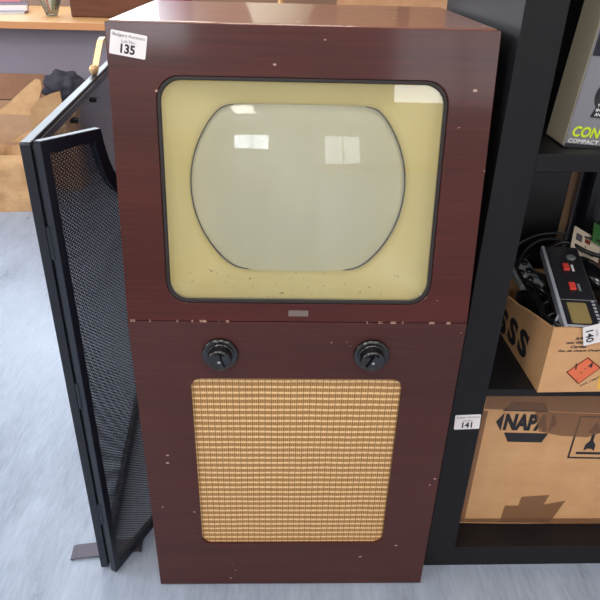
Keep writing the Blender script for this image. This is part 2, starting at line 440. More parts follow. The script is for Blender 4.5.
# picture tube: bulging face, then glass funnel behind
loops = []
for f in [k / 14 for k in range(1, 15)]:
    lp = []
    for i in range(NA):
        a = 2 * PI * i / NA; r = tube_r(a, 0.010) * f
        off = -0.036 - (r * r) / (2 * 0.62)
        lp.append(fu(CX + r * math.cos(a), CV + r * math.sin(a), off))
    loops.append(lp)
rb = [[fu(CX + (tube_r(2 * PI * i / NA, g)) * math.cos(2 * PI * i / NA), CV + tube_r(2 * PI * i / NA, g) * math.sin(2 * PI * i / NA), o_) for i in range(NA)] for g, o_ in ((.001, -.0525), (-.0016, -.0530), (-.0016, -.0570))]
link('tube_shadow_ring', loft(rb), GASK, tv, smooth=False)  # dark ring stands in for the shadow gap between mask and tube
tb = loft(loops, cap0=True)
link('picture_tube', tb, TUBE, tv, smooth=True)
loops = []
for f, off in ((1.0, -0.059), (1.0, -0.070), (0.75, -0.14), (0.35, -0.21), (0.14, -0.24), (0.14, -0.27)):
    loops.append([fu(CX + tube_r(2 * PI * i / NA, .010) * f * math.cos(2 * PI * i / NA), CV + tube_r(2 * PI * i / NA, .010) * f * math.sin(2 * PI * i / NA), off) for i in range(NA)])
link('tube_funnel', loft(loops, cap1=True), BLACKP, tv, smooth=True)
# speaker cloth on a board
link('speaker_grille', prism(rr(0, 0.3012, 0.340, 0.384, 0.01), -0.006, -0.016, fl), GRILLE, tv)
# knobs
for kx, kz, rot in ((-0.1170, 0.535, 0.3), (0.1118, 0.535, -0.5)):
    mw = frame_mat((kx, 0, kz), (1, 0, 0), (0, 0, 1))
    kb = link('control_knob', lathe([(0.0275, 0.0003), (0.0275, 0.003), (0.0262, 0.0055), (0.0235, 0.0065), (0.021, 0.0058), (0.019, 0.0055), (0.0185, 0.009),(0.0178, 0.019), (0.0165, 0.0215), (0.0145, 0.0222), (0.0125, 0.0205), (0.006, 0.0195), (0, 0.0195)], 40, mw), BAKE, tv, smooth=True)
    m2 = mw @ Matrix.Rotation(rot, 4, 'Z')
    link('knob_pointer', B(-0.0035, 0.0035, -0.012, 0.012, 0.019, 0.0235, mw=m2), BAKE, kb, bevel=0.001)
    link('knob_screw', lathe([(0.0022, 0.0236), (0.0022, 0.0246), (0.001, 0.025)], 12, mw), CHROME, kb)
# badge
mw = frame_mat(fu(-0.0155, 0.0095, 0), (1, 0, 0), V_)
bd = link('maker_badge', prism(rr(0.0145, 0.0045, 0.029, 0.009, 0.001), 0.0002, 0.0016, lambda u, v, t: mw @ Vector((u, v, t))), mat('tarnished_badge', (128, 112, 108), 0.45, 0.4), tv)
text('badge_lettering', 'G.E.C.' if False else '- - - -', mw @ Matrix.Translation((0.004, 0.0035, 0)), 0.021, 0.002, INKG, bd, depth=0.0018) if False else None
# sticker 135
def lot_sticker(parent, o, xd, yd, wd, h, num, lines=('Badgers Auctions', 'Lot No.:'), name='lot_sticker'):
    mw = frame_mat(o, xd, yd)
    st = link(name, prism(rr(wd / 2, h / 2, wd, h, 0.0018, 4), 0.0002, 0.0006, lambda u, v, t: mw @ Vector((u, v, t))), PAPER, parent)
    T = lambda x, y: mw @ Matrix.Translation((x, y, 0))
    text('sticker_lettering', lines[0], T(wd * .06, h * .74), wd * .88, h * .17, INKG, st, depth=0.0008)
    text('sticker_lettering', lines[1], T(wd * .32, h * .55), wd * .40, h * .13, INKG, st, depth=0.0008)
    text('sticker_number', num, T(wd * .30, h * .10), wd * .40, h * .40, INK, st, bold=0.035, depth=0.0008)
    return st
a = -0.16
lot_sticker(tv, fu(-0.2468, 0.3635, 0), Vector((1, 0, 0)) * math.cos(a) + V_ * math.sin(a), V_ * math.cos(a) - Vector((1, 0, 0)) * math.sin(a), 0.0455, 0.0283, '135')

# ------------------------------------------------------------------ bookcase
bc = thing('bookcase', 'black-brown open cube bookcase standing right of the television', 'bookcase', (0.265, 0.041, 0), (0, 0, 0.008))
BW, BD, PT = 0.78, 0.385, 0.055
BH = 1.62
link('side_panel', B(0, PT, 0, BD, 0, BH), BLACKWOOD, bc, bevel=0.001)
link('side_panel', B(BW - PT, BW, 0, BD, 0, BH), BLACKWOOD, bc, bevel=0.001)
for z0, z1 in ((0.812, 0.836), (0.424, 0.438), (1.205, 1.225)):
    link('shelf_board', B(PT, BW - PT, 0, BD, z0, z1), BLACKWOOD, bc, bevel=0.0008)
link('base_board', B(PT, BW - PT, 0, BD, 0, 0.052), BLACKWOOD, bc, bevel=0.001)
link('top_board', B(PT, BW - PT, 0, BD, BH - .05, BH), BLACKWOOD, bc, bevel=0.001)
ob = lot_sticker(bc, (0.0095, -0.0002, 0.3525), (1, 0, 0.05), (-0.05, 0, 1), 0.044, 0.0315, '141')

# ------------------------------------------------------------------ napa box
nb = thing('cardboard_box', 'large taped cardboard box with NAPA hexagon print on the bottom shelf', 'box', (0.334, 0.1, 0.0525), (0, math.radians(1.4), 0))
NW, ND, NH = 0.345, 0.28, 0.33
NH = 0.352
link('box_body', B(0, NW, 0, ND, 0, NH), CARD, nb, bevel=0.003)
fm = frame_mat((0, -0.0002, 0), (1, 0, 0), (0, 0, 1))
K = 0.0525
def hexa(u0, u1, v0, v1, cu, sl): pass
LX, LZ = -0.334, -0.0525
P2 = lambda x, z: (x + LX - (z - .05) * 0.024, z + LZ + 0.002)
decal('printed_logo', [P2(.379, .345), P2(.392, .366), P2(.452, .366), P2(.464, .345)], fm, INK, nb, 0.0004)
decal('printed_logo', [P2(.402, .272), P2(.391, .294), P2(.475, .294), P2(.467, .272)], fm, INK, nb, 0.0004)
decal('printed_logo', [P2(.3715, .319), P2(.384, .341), P2(.384, .298)], fm, INK, nb, 0.0004)
decal('printed_logo', [P2(.487, .319), P2(.474, .341), P2(.474, .298)], fm, INK, nb, 0.0004)
text('printed_word', 'NAPA', fm @ Matrix.Translation((*P2(.387, .300), 0)), 0.083, 0.039, INK, nb, bold=0.055, shear=0.0, depth=0.0004)
# handling frame with arrows
def rect_line(x0, x1, z0, z1, t):
    o = [P2(x0, z0), P2(x1, z0), P2(x1, z1), P2(x0, z1)]; i = [P2(x0 + t, z0 + t), P2(x1 - t, z0 + t), P2(x1 - t, z1 - t), P2(x0 + t, z1 - t)]
    return ring_plate(o, i, 0.0001, 0.0004, lambda u, v, tt: fm @ Vector((u, v, tt)))
link('printed_frame', rect_line(.525, .655, .234, .338, .0035), INK, nb)
decal('printed_bar', [P2(.539, .245), P2(.645, .245), P2(.645, .2505), P2(.539, .2505)], fm, INK, nb, 0.0004)
for ax in (.562, .612):
    q = [(-.010, .254), (-.004, .259), (.004, .259), (.010, .254), (.010, .268), (.003, .279), (.003, .298), (.012, .298), (0, .325), (-.012, .298), (-.003, .298), (-.003, .279), (-.010, .268)]
    decal('printed_arrow', [P2(ax + u, v) for u, v in q], fm, INK, nb, 0.0004)
def tp(name, pts, k=0.0009): return decal(name, [P2(*p) for p in pts], fm, TAPE, nb, k, k - .0003)
tp('packing_tape', [(.345, .349), (.667, .343), (.667, .392), (.345, .392)])
tp('packing_tape', [(.455, .300), (.50, .290), (.55, .288), (.575, .300), (.585, .343), (.44, .346)], 0.0014)
tp('packing_tape', [(.3385, .056), (.668, .056), (.668, .074), (.3385, .066)])
tp('packing_tape', [(.425, .058), (.428, .105), (.455, .106), (.457, .130), (.512, .137), (.506, .110), (.548, .122), (.530, .060)], 0.0014)
tp('packing_tape', [(.335, .060), (.352, .060), (.352, .345), (.335, .345)], 0.0019)

# ------------------------------------------------------------------ ammunition carton on the middle shelf
ab = thing('cardboard_carton', 'open tan carton of cables with orange hazard diamond on the middle shelf', 'box', (0.4, 0.034, 0.4385), (0, 0, 0.03))
AW, AD, AH, AT = 0.24, 0.27, 0.125, 0.004
bm = bmesh.new()
box(bm, 0, AW, 0, AD, 0, AT); box(bm, 0, AW, 0, AT, AT, AH); box(bm, 0, AW, AD - AT, AD, AT, AH - .03)
box(bm, AW - AT, AW, AT, AD - AT, AT, AH)
p = prism([(AT, AT), (AD - AT, AT), (AD - AT, .07), (.21, .073), (.171, .082), (.140, .088), (.100, .100), (.055, .111), (.02, .119), (AT, AH)], 0, AT, lambda u, v, t: Vector((t, u, v)))
tmp = bpy.data.meshes.new('t'); p.to_mesh(tmp); p.free(); bm.from_mesh(tmp); bpy.data.meshes.remove(tmp)
me = link('box_body', bm, CARD, ab)
fm = frame_mat((0, -0.0002, 0), (1, 0, 0), (0, 0, 1))
T = lambda x, z, a=0: fm @ Matrix.Translation((x, z, 0)) @ Matrix.Rotation(a, 4, 'Z')
text('printed_word', 'SAF', T(.039, .1035, .03), .020, .0052, INK, ab, bold=.03, shear=.2, depth=.0004)
text('printed_word', 'not Gabs', T(.026, .0955, .03), .034, .0052, INK, ab, bold=.03, shear=.2, depth=.0004)
text('printed_word', 'Cartes', T(.035, .0873, .03), .026, .0055, INK, ab, bold=.03, shear=.2, depth=.0004)
text('printed_word', "Pas de risque d'explo", T(.0165, .0795, .01), .074, .0052, INK, ab, bold=.03, shear=.2, depth=.0004)
dq = [(.0394, .0408), (.0656, .0162), (.0958, .049), (.0689, .070)]
dcx, dcy = sum(a for a, b in dq) / 4, sum(b for a, b in dq) / 4
decal('hazard_diamond', dq, fm, REDINK, ab, .0004)
hd = decal('hazard_panel', [(dcx + (u - dcx) * .90, dcy + (v - dcy) * .90) for u, v in dq], fm, ORANGE, ab, .0007)
text('hazard_lettering', '1', T(.053, .0455, .45), .006, .011, INK, hd, bold=.03, shear=.3, depth=.0009)
text('hazard_lettering', '4', T(.0745, .0475, .45), .010, .010, INK, hd, bold=.03, shear=.3, depth=.0009)
text('hazard_lettering', '.', T(.068, .0465), .0022, .0022, INK, hd, depth=.0009)
text('hazard_lettering', 'S', T(.063, .0355, .4), .006, .007, mat('ochre_ink', (176, 104, 40), .7), hd, bold=.02, depth=.0009)
text('hazard_lettering', '/', T(.0605, .0235, .4), .003, .005, INK, hd, depth=.0009)
text('printed_word', 'not report', T(.0715, .010, .58), .042, .005, INK, ab, bold=.01, depth=.0004)
decal('yellow_patch', [(.100, .006), (.118, .005), (.118, .05), (.110, .056), (.104, .045), (.097, .03)], fm, mat('yellow_print', (228, 176, 76), .6), ab, .0004)
lm = frame_mat((-0.0002, 0, 0), (0, -1, 0), (0, 0, 1))
for yy, zz in ((-.106, .016), (-.154, .010), (-.202, .004)):
    text('printed_letter', 'S', lm @ Matrix.Translation((yy, zz, 0)), 0.040, .050, INK, ab, bold=.05, depth=.0004)
link('registered_mark', ring_plate(rr(-.069, .063, .006, .006, .0029, 4), rr(-.069, .063, .004, .004, .0019, 4), .0001, .0004, lambda u, v, t: lm @ Vector((u, v, t))), REDINK, ab)

# things inside the carton (each its own)
def cable(pts, r, label, m=BLACKP, group='black cables heaped in the carton'):
    o = link('cable', tube(spline(pts, 8), r, 8), m, smooth=True)
    return tag(o, label, 'cable', group)
c0 = 0.447
# coffee-dark heap of adapters that fills the carton
for i, (x, y, z, sx, sy, sz, rz, lab) in enumerate((
        (0.442, 0.088, 0.4435, .030, .030, .052, .2, 'black power adapter low in the carton under the recorder front'),
        (0.535, 0.110, 0.4435, .036, .035, .070, -.3, 'black power adapter in the carton right of the recorder'),
        (0.450, 0.200, 0.4435, .034, .034, .060, .5, 'black power adapter behind the left cable loops in the carton'),
        (0.550, 0.230, 0.4435, .036, .030, .075, .1, 'black power adapter at the carton back right corner'))):
    t = thing('power_adapter', lab, 'power adapter', (x, y, z), (0, 0, rz), 'power adapters in the carton')
    link('adapter_body', B(-sx, sx, -sy, sy, 0, sz * 1.5), BLACKP, t, bevel=0.006)
    link('adapter_label', B(-sx * .6, sx * .6, -sy * .6, sy * .6, sz * 1.5, sz * 1.5 + .0006), mat('adapter_label_grey', (70, 70, 78), .6), t)
# recorder
rc = thing('cassette_recorder', 'black handheld recorder with silver edge and two red switches lying in the carton', 'recorder')
RX = Vector((0.0635, -0.004, -0.004)); 
p00 = Vector((0.4190, 0.0400, 0.563)); p01 = Vector((0.4557, 0.2654, 0.600)); 
yd = (p01 - p00).normalized(); xd = Vector((1, -0.07, 0.06)); mr = frame_mat(p00, (xd - yd * xd.dot(yd)), yd)
rc.matrix_world = mr
RBODY = mat('charcoal_plastic', (38, 38, 44), 0.3)
RL, RW, RT_ = (p01 - p00).length, 0.064, 0.016
link('recorder_body', B(0.0062, RW, 0, RL, -RT_, 0), RBODY, rc, bevel=0.002)
link('silver_edge', B(0, 0.006, 0, RL, -RT_, 0.0008), SILVERP, rc, bevel=0.001)
link('silver_end', B(0, RW, 0.0, 0.005, 0.0009, 0.0016), SILVERP, rc, bevel=0.001)
link('round_button', lathe([(0.008, 0.0002), (0.008, 0.002), (0.007, 0.003), (0, 0.003)], 24, Matrix.Translation((0.046, RL - .036, 0))), GREYP, rc)
for sx_, sy_ in ((0.026, RL - .068), (0.026, RL - .125)):
    link('red_switch', B(sx_, sx_ + .011, sy_ - .010, sy_ + .010, .0003, .0045), RED, rc, bevel=0.0015)
    link('switch_scale', B(sx_ + .015, sx_ + .019, sy_ - .010, sy_ + .010, .0002, .0007), WHITEP if sy_ > RL - .1 else GREYP, rc)
link('gold_label', prism(rr(0.029, 0.036, 0.030, 0.052, .003, 4), .0002, .0014, lambda u, v, t: Vector((u, v, t))), GOLDP, rc)
link('panel_seam', B(0.007, RW, 0.070, 0.0712, .0002, .0008), GREYP, rc)
text('printed_word', 'RECORDER', Matrix.Translation((0.053, 0.072, 0)) @ Matrix.Rotation(-PI / 2, 4, 'Z'), .062, .006, WHITEP, rc, bold=.01, depth=.0006) if False else None
text('printed_word', 'MEMOREX', Matrix.Translation((0.054, 0.074, 0)) @ Matrix.Rotation(-PI / 2, 4, 'Z'), .060, .007, SILVERP, rc, bold=.01, depth=.0006) if False else None
for i in range(7): link('printed_tick', B(.054, .059, .012 + i * .009, .017 + i * .009, .0002, .0007), SILVERP, rc)
# lot sticker 140: hangs on the recorder's corner over the carton front
sk = link('lot_label', prism(rr(.017, .0215, .036, .043, .001, 3), 0.0002, .0008, lambda u, v, t: frame_mat((0.4435, 0.0310, 0.5660), (0.30, 0.03, -1), (1, 0.03, 0.30)) @ Vector((u, v, t))), PAPER)
tag(sk, 'white paper lot label numbered 140 hanging over the carton front', 'label')
m140 = frame_mat((0.4435, 0.0310, 0.5660), (0.30, 0.03, -1), (1, 0.03, 0.30))
text('label_number', '140', m140 @ Matrix.Translation((.007, .004, 0)), .023, .0125, INK, sk, bold=.02, depth=.0011)
text('label_lettering', 'Lot No.:', m140 @ Matrix.Translation((.009, .020, 0)), .013, .004, INKG, sk, depth=.0011)
text('label_lettering', 'Badgers Auctions', m140 @ Matrix.Translation((.001, .030, 0)), .026, .006, INKG, sk, depth=.0011)
# grey keypad plate left of recorder
kp = thing('remote_control', 'grey control plate with round black keys left of the recorder', 'remote control', (0.425, 0.232, 0.546), (math.radians(12), 0, .12))
link('plate', B(-.022, .022, -.03, .05, 0, .012), GREYP, kp, bevel=.003)
for i, (x, y) in enumerate(((-.008, .030), (.009, .034), (-.009, .006), (.008, .010), (0, -.014))):
    link('round_key', lathe([(.0065, .0122), (.0065, .0155), (.005, .017), (0, .017)], 18, Matrix.Translation((x, y, 0))), BLACKP, kp)
# black mouse-like object right
ms = bmesh.new(); bmesh.ops.create_uvsphere(ms, u_segments=24, v_segments=14, radius=1)
mm = Matrix.Translation((0.527, 0.205, 0.575)) @ Matrix.Rotation(.35, 4, 'Z') @ Matrix.Rotation(math.radians(12), 4, 'X') @ Matrix.Diagonal((0.026, .046, .020, 1))
bmesh.ops.transform(ms, matrix=mm, verts=ms.verts)
tag(link('computer_mouse', ms, mat('shiny_black_plastic', (14, 14, 18), .18), smooth=True), 'glossy rounded black gadget right of the recorder in the carton', 'computer mouse')
cd = thing('instruction_card', 'cream printed card leaning at the back of the carton', 'card')
cd.matrix_world = frame_mat((0.510, 0.262, 0.590), (0.80, 0.12, -0.45), (0.25, 0.55, 0.55))
link('card_sheet', B(0, .075, 0, .055, 0, .0012), mat('cream_card', (222, 206, 186), .7), cd)
for x, y, a, b, mt in ((.008, .030, .016, .014, INKG), (.032, .034, .014, .008, REDINK), (.020, .012, .012, .008, INKG), (.044, .014, .016, .009, INKG)):
    link('printed_mark', B(x, x + a, y, y + b, .0013, .0017), mt, cd)
tag(link('green_card', B(0, .05, 0, .04, 0, .001, mw=frame_mat((.560, .286, .602), (.8, .1, -.4), (.3, .6, .5))), GREENC), 'small green card behind the cream card in the carton', 'card')
# cables
rng = random.Random(3)
lab = ['black cable looping left of the recorder', 'black cable crossing the carton front left corner', 'thin black cable arching over the carton back', 'black cable looping over the keypad plate', 'black cable running along the carton left wall', 'black cable coiled under the recorder', 'black cable coming over the carton right side', 'thick black cable lying behind the recorder']
paths = [
    [(.412, .060, .52), (.414, .11, .548), (.420, .165, .556), (.438, .20, .55), (.443, .14, .53), (.425, .08, .52)],
    [(.416, .045, .50), (.420, .075, .535), (.416, .12, .545), (.412, .17, .542), (.418, .20, .53)],
    [(.405, .285, .560), (.43, .30, .59), (.47, .305, .607), (.52, .30, .610), (.58, .29, .60), (.63, .27, .59)],
    [(.410, .25, .556), (.43, .275, .582), (.46, .29, .60), (.50, .296, .600), (.55, .285, .59)],
    [(.409, .05, .53), (.409, .12, .552), (.409, .20, .560), (.415, .26, .567), (.45, .285, .575)],
    [(.425, .03 + .02, .53), (.440, .09, .56), (.452, .15, .567), (.448, .20, .568), (.43, .22, .57)],
    [(.505, .055, .555), (.53, .09, .575), (.56, .12, .580), (.60, .13, .572), (.635, .16, .56)],
    [(.47, .275, .59), (.51, .285, .60), (.545, .262, .59), (.59, .24, .58), (.62, .20, .56)]]
for p, l_, r in zip(paths, lab, (.0032, .0028, .0022, .003, .003, .0036, .003, .0042)): cable(p, r, l_)
for k in range(9):
    x0, y0 = rng.uniform(.408, .425), rng.uniform(.05, .24); pts = []
    a0 = rng.uniform(0, 6.28)
    for q in range(5):
        an = a0 + q * 1.25
        pts.append((min(max(.425 + .017 * math.cos(an) + .10 * (y0 - .05) * .6, .4085), .46), min(max(y0 + .045 * math.sin(an), .045), .29), .522 + .012 * (k % 3) + .006 * math.sin(an * 2) + .08 * (y0 - .05)))
    cable(pts, rng.uniform(.0022, .0036), 'black cable tangled with others in the dark gap left of the recorder', group='tangled cables left of the recorder')
cable([(.497, .060, .560), (.52, .080, .582), (.55, .098, .588), (.60, .11, .580)], .0028, 'grey cable crossing to the right beside the recorder', GREYP)
cable([(.417, .07, .540), (.424, .078, .556), (.434, .088, .560), (.440, .07, .552), (.432, .058, .54)], .0022, 'thin silver wire loop in the carton front left', SILVERP)

# dark upright items at the back of the middle shelf
uc = thing('box_file', 'tall black file box standing upright at the back of the middle shelf', 'box file', (0.330, 0.335, 0.4385))
link('file_body', B(0, 0.185, 0, .055, 0, .335), BLACKP, uc, bevel=.003)
link('file_spine', B(0.01, .175, -.0012, -.0002, .06, .28), mat('file_spine_black', (16, 16, 20), .3), uc)
tag(link('bright_gap_sheet', B(.520, .600, .412, .416, .4385, .70), CARD2), 'pale cardboard sheet added as bright background behind the gap beside the black file box', 'cardboard')  # pale sheet added to make the gap between the black items look bright
tag(link('small_carton', B(.632, .69, .33, .40, .4385, .66), CARDDK, bevel=.002), 'small brown carton at the right rear of the middle shelf', 'box')
sp = thing('tube_case', 'tall rounded black case beside the file box on the middle shelf', 'case', (0.584, 0.370, 0.4385))
link('case_body', lathe([(0, 0), (.030, 0), (.034, .004), (.034, .33), (.032, .338), (0, .338)], 32), mat('satin_black', (16, 18, 26), .28), sp, smooth=False)
link('case_cap', lathe([(0.0345, .30), (.036, .302), (.036, .342), (.034, .346), (0, .346)], 32), BLACKP, sp)

# ------------------------------------------------------------------ boxed gadget on the upper shelf
kb = thing('product_box', 'grey and black product box with lime CON lettering on the upper shelf', 'box', (0.3695, 0.079, 0.8365), (math.radians(0), math.radians(4.2), 0))
link('box_body', B(0.0, .20, 0, .068, 0, .30), mat('box_grey', (128, 127, 134), .4), kb, bevel=.0015)
link('black_band', B(.0015, .1985, -.0008, -.0002, .122, .298), mat('box_black_band', (30, 32, 42), .3), kb)
link('box_side', B(-.0008, -.0002, .002, .066, .002, .298), mat('box_beige_side', (206, 192, 168), .3), kb)
bx_ = thing('storage_box', 'plain black storage box standing behind the grey product box', 'box', (0.325, 0.25, 0.8375))
link('box_body', B(0, .31, 0, .15, 0, .27), BLACKP, bx_, bevel=.003); link('lid', B(-.002, .312, -.002, .152, .2705, .31), BLACKP, bx_, bevel=.003)
fm = frame_mat((0, -0.0004, 0), (1, 0, 0), (0, 0, 1)); T = lambda x, z, a=0: fm @ Matrix.Translation((x, z, 0)) @ Matrix.Rotation(a, 4, 'Z')
text('printed_word', 'CON', T(.006, .0155, 0), .040, .015, LIME, kb, bold=.035, shear=.15, depth=.0006)
text('printed_word', 'COMPACT VI', T(.0035, .007, 0), .054, .0058, WHITEP, kb, bold=.02, shear=.1, depth=.0006)
link('black_strip', B(.0008, .1985, -.0006, -.0002, .0005, .0058), INK, kb)
link('round_emblem', lathe([(.024, .0002), (.024, .0007), (0, .0007)], 36, T(.046, .073)), INK, kb)
link('emblem_ring', ring_plate(rr(.054, .075, .022, .022, .0109, 8), rr(.054, .075, .014, .014, .0069, 8), .0008, .0011, lambda u, v, t: fm @ Vector((u, v, t))), WHITEP, kb)
decal('black_caption', [(.024, .044), (.07, .042), (.07, .064), (.030, .064)], fm, INK, kb, .0008)
for s_, z_ in (('TURNS', .058), ('INTO', .052), ('ANY W', .046)):
    text('printed_word', s_, T(.029, z_), .019, .0042, WHITEP, kb, bold=.02, depth=.0011)

# ------------------------------------------------------------------ folding fire screen
fs = thing('fire_screen', 'black folding mesh fire screen with brass handle leaning left of the television', 'fire screen')
Dc = Vector((-0.072, 0.997, 0)).normalized(); Nc = Vector((0.997, 0.072, 0)).normalized()
Oc = Vector((-0.3640, 0.034, 0)); LC, Z0, Z1 = 1.20, 0.006, 0.841
Dl = Vector((0.43, 0.903, 0)).normalized(); Nl = Vector((0.903, -0.43, 0)).normalized(); Ol = Vector((-0.3450, 0.026, 0))
fc = lambda u, v, t: Oc + Dc * u + Nc * t + Vector((0, 0, v))
fleaf = lambda u, v, t: Ol + Dl * u + Nl * t + Vector((0, 0, v))
co_ = rr(LC / 2, (Z0 + Z1) / 2, LC, Z1 - Z0, .004); ci_ = rr(LC / 2, (Z0 + Z1) / 2, LC - .04, Z1 - Z0 - .04, .003)
cp = link('centre_panel_frame', ring_plate(co_, ci_, -.007, .007, fc), BLACKM, fs, bevel=.0015)
link('centre_panel_lip', ring_plate(rr(LC / 2, (Z0 + Z1) / 2, LC - .012, Z1 - Z0 - .012, .004), rr(LC / 2, (Z0 + Z1) / 2, LC - .034, Z1 - Z0 - .034, .003), .0073, .010, fc), BLACKM, cp)
def mesh_sheet(poly, fn, parent, t=0.0, uvscale=1.0):
    bm = bmesh.new(); uvl = bm.loops.layers.uv.new('UVMap')
    for tt in (t,):
        vs = [bm.verts.new(fn(u, v, tt)) for u, v in poly]; f = bm.faces.new(vs)
        for l, (u, v) in zip(f.loops, poly): l[uvl].uv = (u, v)
    me = bpy.data.meshes.new('mesh_sheet'); bm.to_mesh(me); bm.free(); me.materials.append(MESHM)
    o = bpy.data.objects.new('mesh_sheet', me); COL.objects.link(o); o.parent = parent; return o
mesh_sheet([(.02, Z0 + .02), (LC - .02, Z0 + .02), (LC - .02, Z1 - .02), (.02, Z1 - .02)], fc, cp)
# leaf outline with a concave shoulder
LL = 0.200; ZL = 0.846
curve = [(0.118, .8375), (.1215, .815), (.127, .792), (.135, .771), (.147, .753), (.163, .739), (.180, .731), (LL, .723)]
outer = [(0, Z0), (LL, Z0)] + [(u, v) for u, v in curve[::-1]] + [(0, ZL)]
bw = .018
icurve = [(.100, .8375 - .016), (.1035, .806), (.109, .783), (.119, .759), (.134, .738), (.150, .724), (.166, .716), (LL - bw, .706)]
inner = [(bw * .8, Z0 + bw), (LL - bw, Z0 + bw)] + icurve[::-1] + [(bw * .8, ZL - bw - .002)]
lf = link('side_leaf_frame', ring_plate(outer, inner, -.006, .006, fleaf), BLACKM, fs, bevel=.0012)
mesh_sheet(inner, fleaf, lf)
for z in (.16, .43, .70):
    link('hinge', lathe([(.0045, z - .025), (.0045, z + .025)], 12, Matrix.Translation(fc(-.004, 0, .0135))), BLACKM, fs)
for u in (.10, .24, .40):
    link('panel_clip', B(-.009, .009, -.003, .003, -.007, .006, mw=frame_mat(fc(u, Z1 - .028, .012), Dc, (0, 0, 1))), BLACKP, fs)
# feet
for u in (.048, 1.12):
    pts = []; prof2 = [(-.068, .0012), (-.072, .003), (-.066, .0056), (-.06, .0058), (0, .0058), (.045, .0058), (.060, .0056), (.066, .003), (.064, .0012)]
    bm = bmesh.new(); w_ = .017
    up_ = [(s, z) for s, z in prof2]; lo_ = [(s * .985, z - .0012 if z > .002 else z - .0008) for s, z in prof2]
    loops = []
    for (s, z), (s2, z2) in zip(up_, lo_):
        a0 = Oc + Dc * (u - w_) + Vector((.99, .14, 0)) * s; a1 = Oc + Dc * (u + w_) + Vector((.99, .14, 0)) * s
        b0 = Oc + Dc * (u - w_) + Vector((.99, .14, 0)) * s2; b1 = Oc + Dc * (u + w_) + Vector((.99, .14, 0)) * s2
        loops.append([a0 + Vector((0, 0, z)), a1 + Vector((0, 0, z)), b1 + Vector((0, 0, max(z2, .0004))), b0 + Vector((0, 0, max(z2, .0004)))])
    link('foot', loft(loops, True, True), mat('dull_steel_foot', (92, 88, 98), .4, .5), fs)
# handle: brass strap loop with posts
hp = [fc(.494, Z1 + .008, 0), fc(.525, Z1 + .020, 0), fc(.580, Z1 + .046, 0), fc(.605, Z1 + .053, 0), fc(.635, Z1 + .053, 0), fc(.668, Z1 + .040, 0), fc(.690, Z1 + .018, 0), fc(.700, Z1 + .006, 0)]
bm = bmesh.new(); hs = spline(hp, 5); loops = []
for i_, q in enumerate(hs):
    tg = (hs[min(i_ + 1, len(hs) - 1)] - hs[max(i_ - 1, 0)]).normalized(); nn = tg.cross(Nc).normalized()
    loops.append([q + Nc * a_ * .0062 + nn * b_ * .0011 for a_, b_ in ((-1, -1), (1, -1), (1, 1), (-1, 1))])
hd_ = link('handle', loft(loops, True, True), BRASS, fs, bevel=.0006)
for u in (.494, .700):
    link('handle_post', lathe([(.006, Z1 + .001), (.008, Z1 + .006), (.0095, Z1 + .012), (.007, Z1 + .018), (0, Z1 + .02)], 16, Matrix.Translation(fc(u, 0, 0))), BRASS, hd_, smooth=True)

# ------------------------------------------------------------------ bench along the far wall
bn = thing('workbench', 'long pale wood bench top over grey backing board at upper left', 'table', (-1.0, 2.31, 0))
link('bench_top', B(-1.6, 2.6, 0.004, .82, .722, .75), PINE, bn, bevel=.002)
link('front_edging', B(-1.6, 2.6, 0, .0037, .7215, .7505), PINEEDGE, bn)
link('backing_board', B(-1.6, 2.6, .15, .168, 0, .721), GREYBOARD, bn)
for x in (-1.5, .4, 2.4):
    link('leg', B(x, x + .05, .70, .75, 0, .7215), PINEEDGE, bn)

# things on the bench
wb = thing('wooden_box', 'old reddish brown wooden box on the bench left of the television', 'box', (-1.045, 2.56, .7505), (0, 0, .03))
link('box_body', B(0, .39, 0, .26, 0, .17), BOXWOOD, wb, bevel=.006)
link('lid', B(-.004, .394, -.004, .264, .1705, .20), BOXWOOD, wb, bevel=.006)
link('clasp', B(.18, .21, -.010, -.0045, .155, .185), BRASS, wb, bevel=.001)
# vase of clear glass with bright leaves
vs = thing('glass_vase', 'small clear cut-glass vase holding green and red stems on the bench', 'vase', (-1.150, 2.60, .7505))
link('vase_body', lathe([(.020, 0), (.026, .003), (.036, .03), (.052, .075), (.062, .115), (.059, .115), (.048, .075), (.030, .03), (.018, .010), (0, .010)], 24, flute=lambda a, r, z: 1 + .05 * math.cos(8 * a)), VASEG, vs, smooth=True)
for i in range(10):
    a = i * 2 * PI / 10; m_ = (GREENC, mat('red_petal', (206, 70, 84), .6), WHITEP)[i % 3]
    link('stem', tube([(0.006 * math.cos(a), .006 * math.sin(a), .014), (.022 * math.cos(a), .022 * math.sin(a), .06), (.06 * math.cos(a), .06 * math.sin(a), .14)], .0035, 6, flat=(1.6, .6)), m_, vs, smooth=True)
for i, (c, lab_) in enumerate((((206, 206, 216), 'thin pale grey book, bottom of the stack at the bench left end'), ((60, 50, 78), 'thick dark purple book, middle of the bench stack'), ((206, 92, 104), 'thin pinkish red folder topmost on the bench stack'))):
    t = thing('book', lab_, 'book', (-1.56 + (0, .01, -.05)[i], 2.58 + (0, .02, .11)[i], .7505 + (0, .0102, .0423)[i]), (0, 0, .25 + .06 * i), 'books stacked on the bench')
    hh = (.010, .032, .008)[i]
    cm = mat('cover_%d' % i, c, .5)
    bm = B(0, .27, 0, .20, 0, .002); box(bm, 0, .27, 0, .20, hh - .002, hh); box(bm, 0, .27, .198, .20, .002, hh - .002); link('cover', bm, cm, t)
    link('pages', B(.003, .267, .003, .197, .0022, hh - .0022), PAPER, t)
